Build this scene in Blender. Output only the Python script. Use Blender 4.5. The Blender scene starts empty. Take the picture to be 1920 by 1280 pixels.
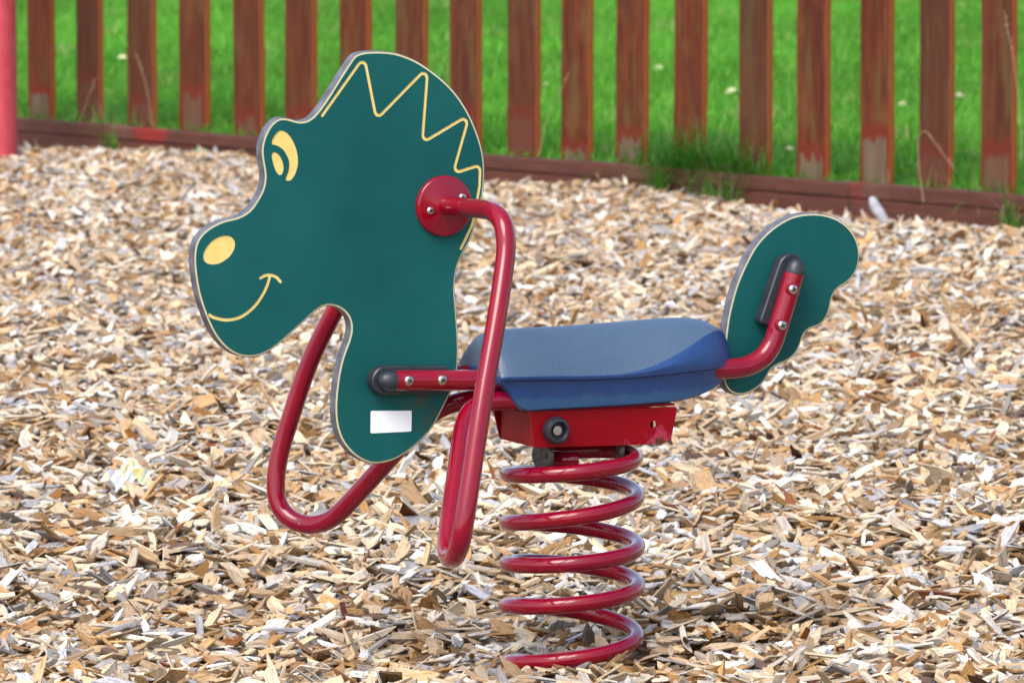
import bpy, bmesh, math, random
import numpy as np
from mathutils import Vector, Matrix, Euler
from mathutils.geometry import tessellate_polygon

scene = bpy.context.scene
COL = scene.collection
random.seed(7)
rng = np.random.default_rng(7)

# ------------------------------------------------------------------ camera
FPX, CAMH, HORIZ = 10570.0, 1.236, -460.0        # focal length and horizon row in 1920 x 1280 photo pixels
PITCH = math.atan((640 - HORIZ) / FPX)
cam_data = bpy.data.cameras.new('camera')
cam = bpy.data.objects.new('camera', cam_data)
COL.objects.link(cam)
cam.location = (0, 0, CAMH)
cam.rotation_euler = (math.pi / 2 - PITCH, 0, 0)
cam_data.sensor_width = 36
cam_data.lens = FPX / 1920 * 36
cam_data.clip_end = 500
cam_data.dof.use_dof = True
cam_data.dof.focus_distance = 7.62
cam_data.dof.aperture_fstop = 17
scene.camera = cam

# ------------------------------------------------------------------ light
SUN_EL, SUN_AZ = math.radians(52), math.radians(-150)   # azimuth from +Y, clockwise seen from above
world = bpy.data.worlds.new('World')
scene.world = world
world.use_nodes = True
wt = world.node_tree
bg = wt.nodes['Background']
sky = wt.nodes.new('ShaderNodeTexSky')
sky.sky_type = 'NISHITA'
sky.sun_disc = False
sky.sun_elevation = SUN_EL
sky.sun_rotation = SUN_AZ
sky.dust_density = 3.0
sky.air_density = 1.0
sky.ozone_density = 0.6
wt.links.new(sky.outputs[0], bg.inputs[0])
bg.inputs[1].default_value = 0.15
sd = bpy.data.lights.new('sun', 'SUN')
sd.energy = 1.15
sd.angle = math.radians(35)
sd.color = (1.0, 0.98, 0.95)
sun = bpy.data.objects.new('sun', sd)
COL.objects.link(sun)
dirv = Vector((math.sin(SUN_AZ) * math.cos(SUN_EL), math.cos(SUN_AZ) * math.cos(SUN_EL), math.sin(SUN_EL)))
sun.rotation_euler = dirv.to_track_quat('Z', 'Y').to_euler()
scene.view_settings.view_transform = 'Standard'
scene.view_settings.look = 'None'
scene.view_settings.gamma = 1
scene.view_settings.exposure = 1.06
scene.cycles.max_bounces = 6

# ------------------------------------------------------------------ measuring helpers (photo pixel -> point in the place)
_F = np.array([0, math.cos(PITCH), -math.sin(PITCH)])
_U = np.array([0, math.sin(PITCH), math.cos(PITCH)])
_R = np.array([1.0, 0, 0])
_C = np.array([0, 0, CAMH])
def ray(u, v): return _F + _R * (u - 960) / FPX - _U * (v - 640) / FPX
def on_level(u, v, z=0.0):
    d = ray(u, v); return _C + d * (z - CAMH) / d[2]
YAW = math.radians(26)
T = np.array([math.cos(YAW), math.sin(YAW), 0]); N = np.array([math.sin(YAW), -math.cos(YAW), 0])
O = on_level(1072, 1235)
def RP(u, v, lat):
    """photo pixel on the upright plane at lateral offset lat of the rocker -> rocker's own coordinates"""
    d = ray(u, v); k = ((O - _C) @ N + lat) / (d @ N); q = _C + d * k - O
    return np.array([q @ T, -lat, q[2]])

# ------------------------------------------------------------------ object helpers
def tag(o, label=None, cat=None, group=None, kind=None):
    if label: o['label'] = label
    if cat: o['category'] = cat
    if group: o['group'] = group
    if kind: o['kind'] = kind
    return o
def empty(name, loc, rz=0.0):
    o = bpy.data.objects.new(name, None); COL.objects.link(o)
    o.location = loc; o.rotation_euler = (0, 0, rz); o.empty_display_size = .1
    return o
def link(name, me, mat=None, parent=None, smooth=True, angle=35):
    if mat is not None:
        for m in (mat if isinstance(mat, (list, tuple)) else [mat]): me.materials.append(m)
    if smooth:
        me.polygons.foreach_set('use_smooth', [True] * len(me.polygons))
        me.set_sharp_from_angle(angle=math.radians(angle))
    o = bpy.data.objects.new(name, me); COL.objects.link(o)
    if parent is not None: o.parent = parent
    return o
class MB:
    """collects verts and faces of ONE mesh object"""
    def __init__(s): s.v = []; s.f = []; s.m = []
    def add(s, vs, fs, mi=0):
        b = len(s.v); s.v += [tuple(map(float, v)) for v in vs]
        s.f += [tuple(b + i for i in f) for f in fs]; s.m += [mi] * len(fs); return s
    def mesh(s, name):
        me = bpy.data.meshes.new(name); me.from_pydata(s.v, [], s.f)
        me.polygons.foreach_set('material_index', s.m); me.update()
        bm = bmesh.new(); bm.from_mesh(me); bmesh.ops.recalc_face_normals(bm, faces=bm.faces); bm.to_mesh(me); bm.free()
        return me
    def build(s, name, mat, parent=None, **k): return link(name, s.mesh(name), mat, parent, **k)

def catmull(P, n=8, closed=False):
    P = [np.array(p, float) for p in P]; out = []
    m = len(P)
    rngi = range(m) if closed else range(m - 1)
    for i in rngi:
        if closed: a, b, c, d = P[(i - 1) % m], P[i], P[(i + 1) % m], P[(i + 2) % m]
        else:
            b, c = P[i], P[i + 1]
            a = P[i - 1] if i > 0 else 2 * b - c
            d = P[i + 2] if i + 2 < m else 2 * c - b
        for k in range(n):
            t = k / n
            out.append(.5 * ((2 * b) + (c - a) * t + (2 * a - 5 * b + 4 * c - d) * t * t + (3 * b - a - 3 * c + d) * t ** 3))
    if not closed: out.append(P[-1])
    return np.array(out)
def chaikin(P, it=2, closed=True):
    P = np.array(P, float)
    for _ in range(it):
        if closed:
            Q = np.roll(P, -1, 0)
            P = np.stack([.75 * P + .25 * Q, .25 * P + .75 * Q], 1).reshape(-1, P.shape[1])
        else:
            a, b = P[:-1], P[1:]
            M = np.stack([.75 * a + .25 * b, .25 * a + .75 * b], 1).reshape(-1, P.shape[1])
            P = np.vstack([P[:1], M[1:-1], P[-1:]])
    return P
def resample(P, step, closed=False):
    P = np.array(P, float)
    if closed: P = np.vstack([P, P[:1]])
    L = np.r_[0, np.cumsum(np.linalg.norm(np.diff(P, axis=0), axis=1))]
    n = max(3, int(round(L[-1] / step)))
    s = np.linspace(0, L[-1], n + 1)
    Q = np.stack([np.interp(s, L, P[:, k]) for k in range(P.shape[1])], 1)
    return Q[:-1] if closed else Q
def smoothclosed(P, it=3):
    for _ in range(it): P = .5 * P + .25 * np.roll(P, 1, 0) + .25 * np.roll(P, -1, 0)
    return P
def area2(P):
    x, y = P[:, 0], P[:, 1]; return .5 * np.sum(x * np.roll(y, -1) - np.roll(x, -1) * y)
def inset(P, d):
    """offset a dense closed 2-D outline inwards by d"""
    P = np.array(P); s = 1 if area2(P) > 0 else -1
    tg = np.roll(P, -1, 0) - np.roll(P, 1, 0); tg /= np.linalg.norm(tg, axis=1)[:, None] + 1e-12
    nr = np.stack([-tg[:, 1], tg[:, 0]], 1) * s
    return P + nr * d
def stroke(P, w):
    """closed outline round an open 2-D polyline with half width w and round ends"""
    P = np.array(P); tg = np.gradient(P, axis=0); tg /= np.linalg.norm(tg, axis=1)[:, None]
    nr = np.stack([-tg[:, 1], tg[:, 0]], 1)
    L = P + nr * w; Rr = P - nr * w
    def cap(c, t0, n0):
        return [c + w * (math.cos(a) * n0 + math.sin(a) * t0) for a in np.linspace(0, math.pi, 7)[1:-1]]
    return np.vstack([L, cap(P[-1], tg[-1], nr[-1]), Rr[::-1], cap(P[0], -tg[0], -nr[0])])
def fillet2(P, r, n=6):
    P = [np.array(p, float) for p in P]; out = [P[0]]
    for a, b, c in zip(P[:-2], P[1:-1], P[2:]):
        u = (a - b) / np.linalg.norm(a - b); v = (c - b) / np.linalg.norm(c - b)
        ang = math.acos(np.clip(u @ v, -1, 1)); L = min(r / math.tan(ang / 2), .45 * np.linalg.norm(a - b), .45 * np.linalg.norm(c - b))
        rr = L * math.tan(ang / 2); bis = (u + v) / np.linalg.norm(u + v); cen = b + bis * rr / math.sin(ang / 2)
        p0 = b + u * L - cen; p1 = b + v * L - cen; om = math.acos(np.clip(p0 @ p1 / rr ** 2, -1, 1))
        for k in range(n + 1):
            s = k / n; out.append(cen + (math.sin((1 - s) * om) * p0 + math.sin(s * om) * p1) / math.sin(om))
    out.append(P[-1]); return np.array(out)

def slab(outline, y0, y1, holes=(), mi_cap=0, mi_side=0, bevel=0.0, mb=None, hole_mi=None):
    """extrude a 2-D outline (x,z) between two y; y0 is the side with the bevel"""
    mb = mb or MB()
    loops = [np.array(outline)] + [np.array(h) for h in holes]
    def v3(P, y): return [(p[0], y, p[1]) for p in P]
    sgn = 1 if y1 > y0 else -1
    capf = [inset(loops[0], bevel)] + loops[1:] if bevel else loops
    tris = tessellate_polygon([[Vector((p[0], p[1], 0)) for p in L] for L in capf])
    allp = np.vstack(capf)
    mb.add(v3(allp, y0), tris, mi_cap)
    capb = [inset(loops[0], bevel)] + loops[1:] if bevel else loops
    mb.add(v3(np.vstack(capb), y1), tris, mi_cap)
    n = len(loops[0])
    rings = [(capf[0], y0)]
    if bevel: rings += [(loops[0], y0 + sgn * bevel), (loops[0], y1 - sgn * bevel)]
    rings += [(capb[0], y1)]
    for (A, ya), (B, yb) in zip(rings[:-1], rings[1:]):
        mb.add(v3(A, ya) + v3(B, yb), [(i, (i + 1) % n, n + (i + 1) % n, n + i) for i in range(n)], mi_side)
    for h in loops[1:]:
        n = len(h)
        mb.add(v3(h, y0) + v3(h, y1), [(i, (i + 1) % n, n + (i + 1) % n, n + i) for i in range(n)], mi_side if hole_mi is None else hole_mi)
    return mb

def frames_along(P):
    P = np.array(P); tg = np.gradient(P, axis=0); tg /= np.linalg.norm(tg, axis=1)[:, None]
    n = np.cross(tg[0], [0, 0, 1]);
    if np.linalg.norm(n) < 1e-3: n = np.cross(tg[0], [1, 0, 0])
    n /= np.linalg.norm(n); out = []
    for t in tg:
        n = n - t * (n @ t); n /= np.linalg.norm(n); out.append((t, n, np.cross(t, n)))
    return out
def tube(P, r, seg=20, caps=True, mb=None, mi=0):
    mb = mb or MB(); P = np.array(P); fr = frames_along(P); vs = []
    rr = r if hasattr(r, '__len__') else [r] * len(P)
    for p, (t, n, b), q in zip(P, fr, rr):
        for k in range(seg):
            a = 2 * math.pi * k / seg; vs.append(p + q * (math.cos(a) * n + math.sin(a) * b))
    fs = [(i * seg + k, i * seg + (k + 1) % seg, (i + 1) * seg + (k + 1) % seg, (i + 1) * seg + k) for i in range(len(P) - 1) for k in range(seg)]
    if caps: fs += [tuple(range(seg)), tuple((len(P) - 1) * seg + k for k in range(seg))]
    return mb.add(vs, fs, mi)
def lathe(profile, origin, axis, seg=28, mb=None, mi=0):
    """profile (r, h) turned round axis from origin"""
    mb = mb or MB(); a = np.array(axis, float); a /= np.linalg.norm(a)
    n = np.cross(a, [0, 0, 1]) if abs(a[2]) < .9 else np.cross(a, [1, 0, 0]); n /= np.linalg.norm(n); b = np.cross(a, n)
    vs = []; fs = []
    for r, h in profile:
        for k in range(seg):
            t = 2 * math.pi * k / seg; vs.append(np.array(origin) + a * h + max(r, 1e-5) * (math.cos(t) * n + math.sin(t) * b))
    m = len(profile)
    fs = [(i * seg + k, i * seg + (k + 1) % seg, (i + 1) * seg + (k + 1) % seg, (i + 1) * seg + k) for i in range(m - 1) for k in range(seg)]
    fs += [tuple(range(seg)), tuple((m - 1) * seg + k for k in range(seg))]
    return mb.add(vs, fs, mi)
def box(mb, lo, hi, mi=0):
    x0, y0, z0 = lo; x1, y1, z1 = hi
    v = [(x0, y0, z0), (x1, y0, z0), (x1, y1, z0), (x0, y1, z0), (x0, y0, z1), (x1, y0, z1), (x1, y1, z1), (x0, y1, z1)]
    return mb.add(v, [(0, 3, 2, 1), (4, 5, 6, 7), (0, 1, 5, 4), (1, 2, 6, 5), (2, 3, 7, 6), (3, 0, 4, 7)], mi)

# ------------------------------------------------------------------ material helpers
def nmat(name):
    m = bpy.data.materials.new(name); m.use_nodes = True
    nt = m.node_tree; return m, nt, nt.nodes['Principled BSDF']
def nd(nt, t, **k):
    n = nt.nodes.new(t)
    for a, b in k.items(): setattr(n, a, b)
    return n
def noise(nt, vec, scale, detail=4, rough=.55):
    n = nd(nt, 'ShaderNodeTexNoise'); n.inputs['Scale'].default_value = scale
    n.inputs['Detail'].default_value = detail; n.inputs['Roughness'].default_value = rough
    if vec is not None: nt.links.new(vec, n.inputs['Vector'])
    return n.outputs['Fac']
def ramp(nt, fac, stops):
    r = nd(nt, 'ShaderNodeValToRGB'); e = r.color_ramp.elements
    while len(e) < len(stops): e.new(.5)
    for el, (p, c) in zip(e, stops):
        el.position = p; el.color = (*c, 1) if hasattr(c, '__len__') else (c, c, c, 1)
    nt.links.new(fac, r.inputs[0]); return r.outputs['Color']
def mix(nt, fac, a, b, mode='MIX'):
    n = nd(nt, 'ShaderNodeMix', data_type='RGBA', blend_type=mode)
    for s, x in ((n.inputs['Factor'], fac), (n.inputs['A'], a), (n.inputs['B'], b)):
        if hasattr(x, 'is_linked'): nt.links.new(x, s)
        else: s.default_value = (*x, 1) if hasattr(x, '__len__') else x
    return n.outputs['Result']
def bump(nt, h, strength, dist, bsdf):
    b = nd(nt, 'ShaderNodeBump'); b.inputs['Strength'].default_value = strength; b.inputs['Distance'].default_value = dist
    nt.links.new(h, b.inputs['Height']); nt.links.new(b.outputs[0], bsdf.inputs['Normal'])
def mapping(nt, scale=(1, 1, 1), coord='Object'):
    t = nd(nt, 'ShaderNodeTexCoord'); m = nd(nt, 'ShaderNodeMapping'); m.inputs['Scale'].default_value = scale
    nt.links.new(t.outputs[coord], m.inputs[0]); return m.outputs[0]
def math_n(nt, op, a, b=0.0):
    n = nd(nt, 'ShaderNodeMath', operation=op)
    for s, x in ((n.inputs[0], a), (n.inputs[1], b)):
        if hasattr(x, 'is_linked'): nt.links.new(x, s)
        else: s.default_value = x
    return n.outputs[0]

def m_red():
    m, nt, p = nmat('red enamelled steel'); v = mapping(nt)
    c = mix(nt, ramp(nt, noise(nt, v, 14, 3), [(.35, 0.0), (.7, 1.0)]), (.235, .0006, .011), (.19, .0006, .018))
    # small knocks through the enamel
    k = ramp(nt, noise(nt, v, 130, 2, .4), [(.765, 0.0), (.775, 1.0)])
    c = mix(nt, k, c, (.33, .08, .10))
    nt.links.new(c, p.inputs['Base Color'])
    nt.links.new(ramp(nt, noise(nt, v, 30, 5), [(.3, .16), (.75, .30)]), p.inputs['Roughness'])
    p.inputs['Coat Weight'].default_value = 1.0; p.inputs['Coat Roughness'].default_value = .05; p.inputs['Coat IOR'].default_value = 1.4; p.inputs['Specular IOR Level'].default_value = .12
    bump(nt, noise(nt, v, 60, 3), .12, .001, p)
    return m
def m_red_worn():
    m, nt, p = nmat('scuffed red box steel'); v = mapping(nt)
    sep = nd(nt, 'ShaderNodeSeparateXYZ'); nt.links.new(v, sep.inputs[0])
    low = math_n(nt, 'ADD', math_n(nt, 'MULTIPLY', math_n(nt, 'SUBTRACT', .322, sep.outputs['Z']), 7.0), math_n(nt, 'MULTIPLY', math_n(nt, 'SUBTRACT', sep.outputs['X'], .055), 2.2))
    scuff = math_n(nt, 'ADD', noise(nt, v, 42, 6, .65), low)
    c = mix(nt, ramp(nt, scuff, [(.70, 0.0), (.78, 1.0)]), (.27, .001, .008), (.42, .045, .085))
    rust = math_n(nt, 'ADD', noise(nt, v, 80, 6, .7), math_n(nt, 'ADD', math_n(nt, 'MULTIPLY', math_n(nt, 'SUBTRACT', .308, sep.outputs['Z']), 16.0), math_n(nt, 'MULTIPLY', math_n(nt, 'SUBTRACT', sep.outputs['X'], .03), 1.2)))
    c = mix(nt, ramp(nt, rust, [(.70, 0.0), (.74, 1.0)]), c, (.10, .035, .02))
    nt.links.new(c, p.inputs['Base Color'])
    p.inputs['Roughness'].default_value = .33; p.inputs['Specular IOR Level'].default_value = .2
    bump(nt, noise(nt, v, 70, 4), .15, .001, p); return m
def m_green():
    m, nt, p = nmat('teal green board skin'); v = mapping(nt)
    c = mix(nt, ramp(nt, noise(nt, v, 4, 4), [(.35, 0.0), (.68, 1.0)]), (.0018, .072, .070), (.0060, .104, .100))  # soft sheen put into the colour as paler, mottled patches
    f = nd(nt, 'ShaderNodeTexVoronoi'); f.inputs['Scale'].default_value = 26; nt.links.new(v, f.inputs['Vector'])
    spots = ramp(nt, math_n(nt, 'ADD', f.outputs['Distance'], noise(nt, v, 40, 2)), [(.46, 1.0), (.5, 0.0)])
    c = mix(nt, math_n(nt, 'MULTIPLY', spots, .35), c, (.003, .05, .05))
    # pale scratches
    w = noise(nt, mapping(nt, (60, 60, 420)), 1.0, 2)
    c = mix(nt, ramp(nt, math_n(nt, 'MULTIPLY', w, noise(nt, v, 9, 2)), [(.50, 0.0), (.54, .5)]), c, (.10, .22, .2))
    # brown grime run down from the end of the packer under the rail
    dv = nd(nt, 'ShaderNodeVectorMath', operation='DISTANCE'); nt.links.new(v, dv.inputs[0]); dv.inputs[1].default_value = (-.222, 0, .366)
    gr_ = math_n(nt, 'MULTIPLY', ramp(nt, dv.outputs['Value'], [(.012, 1.0), (.05, 0.0)]), ramp(nt, noise(nt, v, 70, 5, .65), [(.42, 0.0), (.65, .8)]))
    c = mix(nt, gr_, c, (.075, .06, .025))
    nt.links.new(c, p.inputs['Base Color'])
    nt.links.new(ramp(nt, noise(nt, v, 12, 6), [(.3, .40), (.7, .55)]), p.inputs['Roughness']); p.inputs['Specular IOR Level'].default_value = .22
    bump(nt, noise(nt, v, 900, 2), .25, .0006, p); return m
def m_simple(name, c, rough, c2=None, scale=30, bumpv=.1, metal=0.0, **k):
    m, nt, p = nmat(name); v = mapping(nt)
    if c2 is not None: nt.links.new(mix(nt, ramp(nt, noise(nt, v, scale, 6, .6), [(.35, 0.0), (.7, 1.0)]), c, c2), p.inputs['Base Color'])
    else: p.inputs['Base Color'].default_value = (*c, 1)
    p.inputs['Roughness'].default_value = rough; p.inputs['Metallic'].default_value = metal
    if bumpv: bump(nt, noise(nt, v, scale * 4, 4), bumpv, .001, p)
    return m
M = {}
M['red'] = m_red(); M['redworn'] = m_red_worn(); M['green'] = m_green()
M['core'] = m_simple('yellow board core', (.66, .56, .32), .5, (.72, .64, .42), 40, .05)
M['edge'] = m_simple('weathered grey board edge', (.055, .058, .075), .6, (.16, .165, .185), 50, .3)
M['yellow'] = m_simple('yellow engraved marking', (.80, .57, .14), .5, (.84, .66, .24), 60, .1)
M['white'] = m_simple('white blank sticker', (.93, .95, .95), .5)
M['black'] = m_simple('black plastic', (.016, .019, .027), .42, (.028, .033, .044), 60, .15)
M['steel'] = m_simple('stainless screw steel', (.62, .6, .56), .28, (.45, .42, .36), 200, .1, metal=1.0)
M['zinc'] = m_simple('dull zinc steel', (.16, .15, .14), .55, (.06, .05, .04), 90, .3, metal=.8)
M['dark'] = m_simple('painted slot shade', (.01, .01, .01), .7, bumpv=0)

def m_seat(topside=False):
    m, nt, p = nmat('grey blue seat top' if topside else 'blue moulded seat plastic'); v = mapping(nt)
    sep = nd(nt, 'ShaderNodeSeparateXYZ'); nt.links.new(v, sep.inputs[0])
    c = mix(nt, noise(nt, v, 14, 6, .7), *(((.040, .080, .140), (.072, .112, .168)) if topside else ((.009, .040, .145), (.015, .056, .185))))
    skirt = math_n(nt, 'ADD', math_n(nt, 'MULTIPLY', math_n(nt, 'SUBTRACT', .373, sep.outputs['Z']), 26.0), math_n(nt, 'MULTIPLY', noise(nt, mapping(nt, (1, 1, .5)), 60, 6, .7), 1.0))
    c = mix(nt, ramp(nt, skirt, [(.45, 0.0), (.62, .6)]), c, (.03, .105, .21))
    nt.links.new(c, p.inputs['Base Color'])
    nt.links.new(ramp(nt, noise(nt, v, 40, 5), [(.3, .34), (.7, .5)]), p.inputs['Roughness'])
    h = math_n(nt, 'ADD', noise(nt, v, 260, 3), math_n(nt, 'MULTIPLY', noise(nt, v, 35, 5), .8))
    bump(nt, h, .45, .0016, p); return m
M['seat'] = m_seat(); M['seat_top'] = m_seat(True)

def attr(nt, name, typ='INSTANCER'):
    a = nd(nt, 'ShaderNodeAttribute'); a.attribute_type = typ; a.attribute_name = name; return a
def m_chip():
    m, nt, p = nmat('weathered chipped wood'); a = attr(nt, 'tint')
    ofs = attr(nt, 'seed').outputs['Fac']
    t = nd(nt, 'ShaderNodeTexCoord'); mp = nd(nt, 'ShaderNodeMapping'); mp.inputs['Scale'].default_value = (.8, 3.4, 3.4)
    add = nd(nt, 'ShaderNodeVectorMath', operation='ADD'); comb = nd(nt, 'ShaderNodeCombineXYZ')
    nt.links.new(ofs, comb.inputs[0]); nt.links.new(ofs, comb.inputs[1]); nt.links.new(ofs, comb.inputs[2])
    nt.links.new(t.outputs['Object'], mp.inputs[0]); nt.links.new(mp.outputs[0], add.inputs[0]); nt.links.new(comb.outputs[0], add.inputs[1])
    g = noise(nt, add.outputs[0], 2.0, 5, .65)
    mu = mix(nt, 1.0, a.outputs['Color'], ramp(nt, g, [(.32, .30), (.44, .80), (.55, 1.0), (.72, 1.2)]), 'MULTIPLY')
    nt.links.new(mu, p.inputs['Base Color']); p.inputs['Roughness'].default_value = .72
    p.inputs['Specular IOR Level'].default_value = .12
    bump(nt, g, .6, .002, p); return m
M['chip'] = m_chip()
def m_grassblade(name, c1, c2, typ='INSTANCER'):
    m, nt, p = nmat(name); a = attr(nt, 'tint', typ)
    nt.links.new(a.outputs['Color'], p.inputs['Base Color']); p.inputs['Roughness'].default_value = .5
    p.inputs['Specular IOR Level'].default_value = .3
    tr = nd(nt, 'ShaderNodeBsdfTranslucent'); nt.links.new(a.outputs['Color'], tr.inputs[0])
    ms = nd(nt, 'ShaderNodeMixShader'); ms.inputs[0].default_value = .4
    nt.links.new(p.outputs[0], ms.inputs[1]); nt.links.new(tr.outputs[0], ms.inputs[2])
    nt.links.new(ms.outputs[0], nt.nodes['Material Output'].inputs['Surface']); return m
M['blade'] = m_grassblade('lawn grass blades', 0, 0)
M['tuft'] = m_grassblade('long grass blades', 0, 0, 'GEOMETRY')

def m_ground():
    m, nt, p = nmat('crushed wood chip with gap shade'); v = mapping(nt, (1, 1, 1))
    vo = nd(nt, 'ShaderNodeTexVoronoi'); vo.inputs['Scale'].default_value = 55; nt.links.new(mapping(nt, (1, 1.6, 1)), vo.inputs['Vector'])
    sp = nd(nt, 'ShaderNodeSeparateColor'); nt.links.new(vo.outputs['Color'], sp.inputs[0])
    c = ramp(nt, sp.outputs[0], [(0, (.05, .027, .014)), (.4, (.14, .085, .045)), (.8, (.22, .16, .10))])  # darkened: the shade of the chip gaps is put into this colour
    nt.links.new(c, p.inputs['Base Color']); p.inputs['Roughness'].default_value = .85
    bump(nt, sp.outputs[1], .8, .01, p); return m
def m_lawn():
    m, nt, p = nmat('lawn soil and thatch'); v = mapping(nt)
    c = mix(nt, noise(nt, v, 3, 5), (.05, .20, .012), (.09, .28, .02))
    nt.links.new(c, p.inputs['Base Color']); p.inputs['Roughness'].default_value = .8; bump(nt, noise(nt, v, 60, 4), .6, .02, p); return m
M['ground'] = m_ground(); M['lawn'] = m_lawn()
def m_picket():
    m, nt, p = nmat('worn red brown fence stain')
    oi = nd(nt, 'ShaderNodeObjectInfo')
    t = nd(nt, 'ShaderNodeTexCoord'); sep = nd(nt, 'ShaderNodeSeparateXYZ'); nt.links.new(t.outputs['Object'], sep.inputs[0])
    comb = nd(nt, 'ShaderNodeCombineXYZ')
    for i in range(3): nt.links.new(math_n(nt, 'MULTIPLY', oi.outputs['Random'], 37.0), comb.inputs[i])
    def vec(s):
        mp = nd(nt, 'ShaderNodeMapping'); mp.inputs['Scale'].default_value = s; nt.links.new(t.outputs['Object'], mp.inputs[0])
        ad = nd(nt, 'ShaderNodeVectorMath', operation='ADD'); nt.links.new(mp.outputs[0], ad.inputs[0]); nt.links.new(comb.outputs[0], ad.inputs[1]); return ad.outputs[0]
    grain = noise(nt, vec((22, 22, 1.6)), 3, 5, .6)
    blot = noise(nt, vec((3, 3, 1.4)), 4, 4, .6)
    c = mix(nt, ramp(nt, grain, [(.35, 0.0), (.65, 1.0)]), (.058, .0125, .005), (.125, .031, .010))
    c = mix(nt, ramp(nt, blot, [(.52, 0.0), (.68, .7)]), c, (.13, .055, .018))
    c = mix(nt, ramp(nt, noise(nt, vec((9, 9, 1)), 4, 3), [(.54, 0.0), (.66, .75)]), c, (.09, .062, .02))
    # bright red runs of stain just above the bare foot, then bare grey wood
    edge = math_n(nt, 'ADD', math_n(nt, 'MULTIPLY', math_n(nt, 'SUBTRACT', noise(nt, vec((24, 24, 3)), 2, 4, .6), .5), .12), sep.outputs['Z'])
    edge = math_n(nt, 'ADD', edge, math_n(nt, 'MULTIPLY', math_n(nt, 'SUBTRACT', oi.outputs['Random'], .5), .11))
    c = mix(nt, ramp(nt, edge, [(.165, 1.0), (.20, 0.0)]), c, (.13, .017, .007))
    bare = mix(nt, grain, (.045, .03, .018), (.19, .135, .085))
    # the arris keeps its stain, only the face is bare
    fx = math_n(nt, 'ABSOLUTE', sep.outputs['X'])
    face = ramp(nt, math_n(nt, 'ADD', fx, math_n(nt, 'MULTIPLY', grain, .016)), [(.048, 1.0), (.056, 0.0)])
    bf = math_n(nt, 'MULTIPLY', face, ramp(nt, edge, [(.142, 1.0), (.152, 0.0)]))
    odd = math_n(nt, 'FRACT', math_n(nt, 'MULTIPLY', oi.outputs['Random'], 7.3))
    bf = math_n(nt, 'MULTIPLY', bf, ramp(nt, odd, [(.25, .35), (.45, 1.0)]))
    c = mix(nt, bf, c, bare)
    c = mix(nt, ramp(nt, odd, [(.0, .45), (.5, 0.0)]), c, (.05, .028, .016))
    # lighter orange on the side faces
    nrm = nd(nt, 'ShaderNodeSeparateXYZ'); nt.links.new(t.outputs['Normal'], nrm.inputs[0])
    side = ramp(nt, math_n(nt, 'ABSOLUTE', nrm.outputs['X']), [(.5, 0.0), (.8, .75)])
    c = mix(nt, side, c, (.36, .10, .024))
    nt.links.new(c, p.inputs['Base Color']); p.inputs['Roughness'].default_value = .75; p.inputs['Specular IOR Level'].default_value = .2; bump(nt, grain, .5, .003, p); return m
M['picket'] = m_picket()
def m_board():
    m, nt, p = nmat('red brown stained edging timber'); v = mapping(nt, (2, 20, 20))
    g = noise(nt, v, 4, 5, .6)
    c = mix(nt, ramp(nt, g, [(.3, 0.0), (.7, 1.0)]), (.055, .013, .007), (.10, .028, .015))
    c = mix(nt, ramp(nt, noise(nt, mapping(nt), 3, 4), [(.58, 0.0), (.7, .7)]), c, (.13, .055, .038))
    c = mix(nt, ramp(nt, noise(nt, mapping(nt), 2.3, 1), [(.68, 0.0), (.72, .8)]), c, (.22, .008, .006))
    nt.links.new(c, p.inputs['Base Color']); p.inputs['Roughness'].default_value = .6; bump(nt, g, .4, .003, p); return m
M['board'] = m_board()
M['post'] = m_simple('faded pink red paint', (.62, .085, .11), .5, (.52, .05, .07), 25, .2)

# ------------------------------------------------------------------ ground
# the fence line: front top arris of the edging board
BZ = .078
A0 = on_level(30, 222, BZ); A1 = on_level(1920, 368, BZ)
FD = (A1 - A0); FD[2] = 0; FD /= np.linalg.norm(FD)            # along the fence towards the right
FN = np.array([FD[1], -FD[0], 0])                               # out of the fence towards the playground
if FN[1] > 0: FN = -FN
def fence_side(x, y): return (x - A0[0]) * FN[0] + (y - A0[1]) * FN[1]   # > 0 on the playground side
def hfield(x, y):
    z = .012 * np.sin(1.9 * x + .8 * y + 1.0) + .011 * np.sin(3.7 * y - 1.3 * x) + .008 * np.sin(6.1 * x + 2.2 * y + 2) + .007 * np.sin(8.3 * y + 3.9 * x)
    return z + .004 * np.sin(17 * x + 5 * y) * np.sin(13 * y - 4 * x) - .004
DIPS = []   # (x, y, radius, depth) hollows scuffed in the chips
for (u, v, r, d) in ((1450, 1200, .12, .055), (1250, 1262, .10, .02), (360, 1130, .12, .02), (1330, 960, .10, .015), (310, 925, .12, .018), (20, 850, .15, .02)):
    q = on_level(u, v); DIPS.append((q[0], q[1], r, d))
_o = hfield(O[0], O[1])
def height(x, y):
    x = np.asarray(x, float); y = np.asarray(y, float)
    z = hfield(x, y) - _o * np.exp(-((x - O[0]) ** 2 + (y - O[1]) ** 2) / .35 ** 2)
    z = z - .024 * np.exp(-(np.clip(fence_side(x, y), 0, 9) / .45) ** 2) * np.clip(.75 + .25 * x, .3, 1)
    z = z - .020 * np.exp(-((x - O[0]) ** 2 + (y - O[1]) ** 2) / .16 ** 2)
    for (a, b, r, d) in DIPS: z = z - d * np.exp(-((x - a) ** 2 + (y - b) ** 2) / (r * r)) + .4 * d * np.exp(-((np.hypot(x - a, y - b) - 1.5 * r) ** 2) / (.5 * r) ** 2)
    return z
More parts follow.
